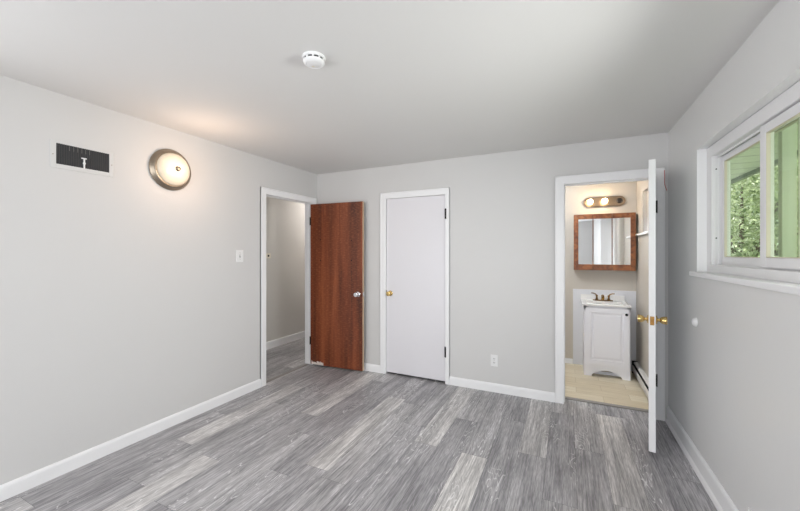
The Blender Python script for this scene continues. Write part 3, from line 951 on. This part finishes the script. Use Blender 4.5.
bmesh.ops.remove_doubles(b.bm, verts=b.bm.verts, dist=1e-5)
vd = b.build('door', M['vanity'], s)
b = MB(); b.lathe([(0, 0), (.010, 0), (.007, .004), (.006, .010), (.013, .017), (.0145, .022), (.011, .027), (0, .029)], (0, 0, 0), (0, -1, 0), 20)
b.build('knob', M['black_metal'], vd, (hw - .040, -.018, .722), smooth=True)['label'] = 'dark round knob'
# top with basin and backsplash
b = MB()
tx0, tx1 = -hw - .022, hw + .006
b.box((tx0, -.026, ztop), (tx1, .075, ztop + .026), .006, 3)
b.box((tx0, dp - .125, ztop), (tx1, dp - .002, ztop + .026), .004, 2)
b.box((tx0 + .0008, .07, ztop + .0008), (tx0 + .055, dp - .12, ztop + .0252)); b.box((tx1 - .055, .07, ztop + .0008), (tx1 - .0008, dp - .12, ztop + .0252))
b.box((tx0 + .0006, dp - .021, ztop + .02), (tx1 - .012, dp - .0026, ztop + .088), .004, 2)
b.build('sink_top', M['countertop'], s, smooth=False)
b = MB()
cx_, cy_ = (tx0 + tx1) / 2, (.07 + dp - .115) / 2
rx, ry_ = (tx1 - tx0) / 2 - .05, (dp - .115 - .07) / 2 + .012
rings = [(1.0, .022), (.97, .010), (.90, -.02), (.75, -.06), (.5, -.085), (.12, -.095)]
prev = None
for (k_, z) in rings:
    rg = [b.bm.verts.new((cx_ + rx * k_ * math.copysign(abs(math.cos(t)) ** .75, math.cos(t)), cy_ + ry_ * k_ * math.copysign(abs(math.sin(t)) ** .75, math.sin(t)), ztop + z)) for t in [2 * PI * i / 40 for i in range(40)]]
    if prev:
        for i in range(40): b.bm.faces.new([prev[i], prev[(i + 1) % 40], rg[(i + 1) % 40], rg[i]])
    prev = rg
b.bm.faces.new(prev)
b.build('basin', M['countertop'], s, smooth=True)

# faucet
f = thing('sink_faucet', 'antique bronze two-handle faucet on the vanity top', 'faucet', (3.293, 1.212, .835))
b = MB()
b.prism([(.105 * math.cos(t) if abs(math.cos(t)) < .8 else .105 * math.cos(t), .026 * math.sin(t)) for t in [2 * PI * i / 32 for i in range(32)]], lambda u, v_, d: Vector((u, v_, d)), 0, .012)
b.build('base', M['bronze'], f, smooth=False)
b = MB()
b.lathe([(.017, .010), (.015, .03), (.016, .055), (.018, .062), (.010, .072), (0, .075)], (0, 0, 0), (0, 0, 1), 18)
b.tube([(0, 0, .045), (0, -.03, .060), (0, -.065, .062), (0, -.095, .050), (0, -.105, .036)], [.013, .012, .011, .010, .010], 12)
b.build('spout', mat('brass_spout', rgb(176, 136, 66), 0.22, 1.0), f, smooth=True)['label'] = 'brass toned spout'
for sgn in (-1, 1):
    b = MB()
    b.lathe([(.018, .008), (.017, .016), (.011, .03), (.010, .05), (.013, .056), (.012, .066), (0, .070)], (sgn * .062, 0, 0), (0, 0, 1), 16)
    b.tube([(sgn * .060, 0, .060), (sgn * .075, 0, .078), (sgn * .095, -.004, .088), (sgn * .122, -.008, .090)], [.008, .007, .0065, .006], 10)
    b.build('handle', M['bronze'], f, smooth=True)

# medicine cabinet with three mirrored doors
CX0, CX1, CZ0, CZ1, CD = 2.979, 3.624, 1.200, 1.876, .10
s = thing('medicine_cabinet', 'oak framed medicine cabinet with three mirrored doors above the vanity', 'cabinet', ((CX0 + CX1) / 2, BY - CD, CZ0))
cw, ch = CX1 - CX0, CZ1 - CZ0
b = MB(); b.box((-cw / 2 + .004, .002, .004), (cw / 2 - .004, CD, ch - .004), .002, 1); b.build('body', mat('dark_cabinet_body', rgb(60, 36, 22), 0.6), s)
thirds = [-cw / 2, -cw / 2 + .210, -cw / 2 + .408, cw / 2]
for i in range(3):
    xa, xb = thirds[i] + .002, thirds[i + 1] - .002
    b = MB()
    fr = .052
    la, lb = xa + (fr if i == 0 else .003), xb - (fr if i == 2 else .003)
    b.box((la - .0005, -.0172, ch - .058), (lb + .0005, .0, ch - .0005), .002, 1); b.box((la - .0005, -.0172, .0005), (lb + .0005, .0, .070), .002, 1)
    b.box((xa, -.018, .0), (la, 0, ch), .005 if i == 0 else .0008, 2)
    b.box((lb, -.018, .0), (xb, 0, ch), .005 if i == 2 else .0008, 2)
    d = b.build('door', M['oak'], s)
    b = MB(); b.box((la - .003, -.008, .064), (lb + .003, -.004, ch - .052))
    m_ = b.build('mirror', M['mirror'], d); m_['label'] = 'mirror glass'

# vanity light bar
s = thing('vanity_light', 'oval-ended bronze light bar with two lit bulbs above the mirror cabinet', 'lamp', (3.311, BY, 2.030))
b = MB()
L2, r2 = .222, .060
out = [(L2 - r2 + r2 * math.cos(t), r2 * math.sin(t)) for t in [-PI / 2 + PI * i / 16 for i in range(17)]] + [(-(L2 - r2) + r2 * math.cos(t), r2 * math.sin(t)) for t in [PI / 2 + PI * i / 16 for i in range(17)]]
b.prism(out, lambda u, v_, d: Vector((u, d, v_)), 0, -.022)
b.prism([(u * .95, v_ * .82) for u, v_ in out], lambda u, v_, d: Vector((u, d, v_)), -.02, -.034)
b.build('back_plate', mat('bronze_plate', rgb(148, 128, 106), 0.34, 1.0), s)
for i, x in enumerate((-.150, .005, .160)):
    b = MB(); b.lathe([(.032, .030), (.032, .036), (.024, .040), (.022, .052), (0, .050)], (x, 0, 0), (0, -1, 0), 24)
    so = b.build('socket', M['porcelain_socket'] if i == 2 else M['nickel'], s, smooth=True)
    if i == 2: so['label'] = 'empty dark bulb socket'
    if i < 2:
        b = MB(); b.lathe([(.013, .046), (.016, .056), (.025, .068), (.029, .080), (.028, .092), (.019, .104), (0, .110)], (x, 0, 0), (0, -1, 0), 24)
        b.build('bulb', M['bulb'], s, smooth=True)['label'] = 'glowing bulb'

# bath ceiling light (unseen, added left of the doorway to brighten the bathroom)
s = thing('added_bath_light', 'unseen round ceiling light added to brighten the bathroom', 'lamp', (2.55, .36, H))
b = MB(); b.lathe([(0, 0), (.13, 0), (.13, .02), (0, .02)], (0, 0, 0), (0, 0, -1), 32); b.build('base_pan', M['nickel'], s, smooth=True)
b = MB(); b.lathe([(.12, .02), (.11, .05), (.07, .08), (0, .09)], (0, 0, 0), (0, 0, -1), 32); b.build('glass_dome', emission('added_bath_dome', (.90, .95, 1.0, 1), 120.0), s, smooth=True)

# white shelf under the arched pane
b = MB(); b.box((bx - .030, .52, 1.602), (bx, 1.17, 1.624), .004, 2)
tag(b.build('wall_shelf', M['trim']), 'narrow white shelf on the right bathroom wall', 'shelf')

# baseboard heater along the right bathroom wall
s = thing('baseboard_heater', 'low white baseboard heater along the right bathroom wall', 'heater', (bx, .20, .014))
ln = 1.02
b = MB(); b.prism([(0, .03), (-.006, .03), (-.006, .135), (-.036, .128), (-.040, .118), (-.010, .112), (0, .14)], lambda u, v_, d: Vector((u, d, v_)), 0, ln); b.build('cover', M['heater'], s)
b = MB(); b.prism([(-.046, .020), (-.052, .022), (-.054, .085), (-.048, .094), (-.044, .085)], lambda u, v_, d: Vector((u, d, v_)), 0, ln); b.build('front_panel', M['heater'], s)
b = MB(); b.box((-.042, .0, .02), (-.006, ln, .085)); b.build('fins', M['dark'], s)['label'] = 'dark heating fins'
for (ya_, yb_) in ((ln - .002, ln + .012), (-.012, .002)):
    b = MB(); b.box((-.056, ya_, 0), (0, yb_, .140), .002, 1); b.build('end_cap', M['black_metal'], s)['label'] = 'dark end cap'

# ------------------------------------------------------------------ outside the window
b = MB(); b.box((W + .14, -6, -.75), (30, 26, -.60))
struct(b.build('ground_lawn', M['lawn']), 'green lawn outside the window', 'lawn')
b = MB(); b.box((W + .13, -6.9, 2.22), (4.55, 4.0, 2.27))
struct(b.build('roof_soffit', M['soffit']), 'pale board soffit of the roof overhang outside the window', 'roof overhang')
b = MB(); b.box((4.55, -6.9, 2.185), (4.59, 4.04, 2.46)); b.box((W + .14, 4.0, 2.185), (4.552, 4.04, 2.46))
struct(b.build('trim_7', M['soffit_dark']), 'dark fascia board along the edge of the roof overhang', 'fascia')
b = MB(); b.box((-2.3, -6.9, H + .12), (4.62, 4.06, H + .2))  # unseen left overhang added to block sun from the side window
struct(b.build('roof', M['siding']), 'roof over the room, left overhang added to block the sun', 'roof')

def tree(name, label, loc, blobs, n, leaf, mleaf, trunk_h, seed):
    rnd = random.Random(seed)
    t = thing(name, label, 'tree', loc, group='trees outside the window')
    verts, faces = [], []
    for _ in range(n):
        bx_, by_, bz_, br = rnd.choice(blobs)
        while True:
            p = Vector((rnd.uniform(-1, 1), rnd.uniform(-1, 1), rnd.uniform(-1, 1)))
            if .30 < p.length < 1: break
        p = Vector((bx_, by_, bz_)) + p * br
        nrm = (Vector((rnd.gauss(0, 1), rnd.gauss(0, 1), rnd.gauss(0, 1) + .9))).normalized()
        a = nrm.cross(Vector((rnd.gauss(0, 1), rnd.gauss(0, 1), rnd.gauss(0, 1)))).normalized()
        c = nrm.cross(a)
        s_ = leaf * rnd.uniform(.6, 1.3)
        i = len(verts)
        verts += [p - a * s_, p - c * s_ * .45 + nrm * s_ * .12, p + a * s_, p + c * s_ * .45 + nrm * s_ * .12]
        faces.append((i, i + 1, i + 2, i + 3))
    me = bpy.data.meshes.new('crown'); me.from_pydata([tuple(v_) for v_ in verts], [], faces); me.materials.append(mleaf)
    o = bpy.data.objects.new('crown', me); col.objects.link(o); o.parent = t
    b = MB()
    b.tube([(0, 0, 0), (.04, .02, trunk_h * .4), (-.02, .05, trunk_h * .8), (.03, 0, trunk_h * 1.15)], [.16, .13, .11, .06], 12)
    for (bx_, by_, bz_, br) in blobs:
        b.tube([(0, .03, trunk_h * .72), (bx_ * .5, by_ * .5, (trunk_h + bz_) / 2), (bx_, by_, bz_)], [.06, .045, .015], 8)
    b.build('trunk', M['bark'], t, smooth=True)
    return t
tree('leafy_tree', 'leafy green tree outside behind the far window pane', (6.6, 7.2, -.6),
     [(-.9, 0, 2.2, 1.3), (-.6, -.5, 1.2, 1.0), (.7, -.4, 1.2, 1.0), (.6, .3, 2.6, 1.4), (0, 0, 3.6, 1.5), (-.6, .3, 4.5, 1.2), (1.1, 0, 4.2, 1.3), (1.8, .2, 3.0, 1.2)], 20000, .06, M['leaf'], 1.7, 3)
tree('leafy_tree', 'leafy green tree outside behind the near window pane', (9.0, 4.0, -.6),
     [(-.5, 0, 2.3, 1.0), (-.8, .3, 1.2, 1.0), (.6, 0, 1.1, 1.0), (.4, .3, 2.9, 1.2), (.9, 0, 2.1, 1.0), (.2, 0, 3.9, 1.1)], 18000, .058, M['leaf'], 1.6, 5)
tree('leafy_tree', 'tall leafy tree far behind the others outside the window', (9.2, 12.5, -.6),
     [(-2.2, 0, 2.2, 2.0), (0, 0, 2.6, 2.2), (2.0, 0, 2.4, 2.0), (-1.2, 0, 4.6, 2.0), (1.2, 0, 5.0, 2.2), (0, .3, 6.8, 2.0)], 16000, .11, M['leaf'], 2.2, 8)
def shrub(label, loc, r, seed):
    rnd = random.Random(seed)
    t = thing('pale_shrub', label, 'shrub', loc, group='pale shrubs outside the window')
    verts, faces = [], []
    for _ in range(11000):
        while True:
            p = Vector((rnd.uniform(-1, 1), rnd.uniform(-1, 1), rnd.uniform(0, 1)))
            if .35 < p.length < 1: break
        p = Vector((p.x * r, p.y * r, .05 + p.z * r * 1.75))
        nrm = Vector((rnd.gauss(0, 1), rnd.gauss(0, 1), rnd.gauss(0, 1) + 1.0)).normalized()
        a = nrm.cross(Vector((rnd.gauss(0, 1), rnd.gauss(0, 1), rnd.gauss(0, 1)))).normalized(); c = nrm.cross(a)
        s_ = .04 * rnd.uniform(.6, 1.3); i = len(verts)
        verts += [p - a * s_, p - c * s_ * .5, p + a * s_, p + c * s_ * .5]; faces.append((i, i + 1, i + 2, i + 3))
    me = bpy.data.meshes.new('foliage'); me.from_pydata([tuple(v_) for v_ in verts], [], faces); me.materials.append(M['leaf_pale'])
    o = bpy.data.objects.new('foliage', me); col.objects.link(o); o.parent = t
    b = MB()
    for k_ in range(7):
        a = 2 * PI * k_ / 7
        b.tube([(0.03 * math.cos(a), .03 * math.sin(a), 0), (.3 * r * math.cos(a), .3 * r * math.sin(a), r * .7), (.5 * r * math.cos(a), .5 * r * math.sin(a), r * 1.4)], [.022, .015, .006], 6)
    b.build('stem', M['bark'], t)
shrub('pale leafy shrub outside below the far window pane', (5.9, 4.3, -.6), 1.1, 21)
shrub('pale leafy shrub outside below the near window pane', (6.3, 1.5, -.6), 1.1, 22)
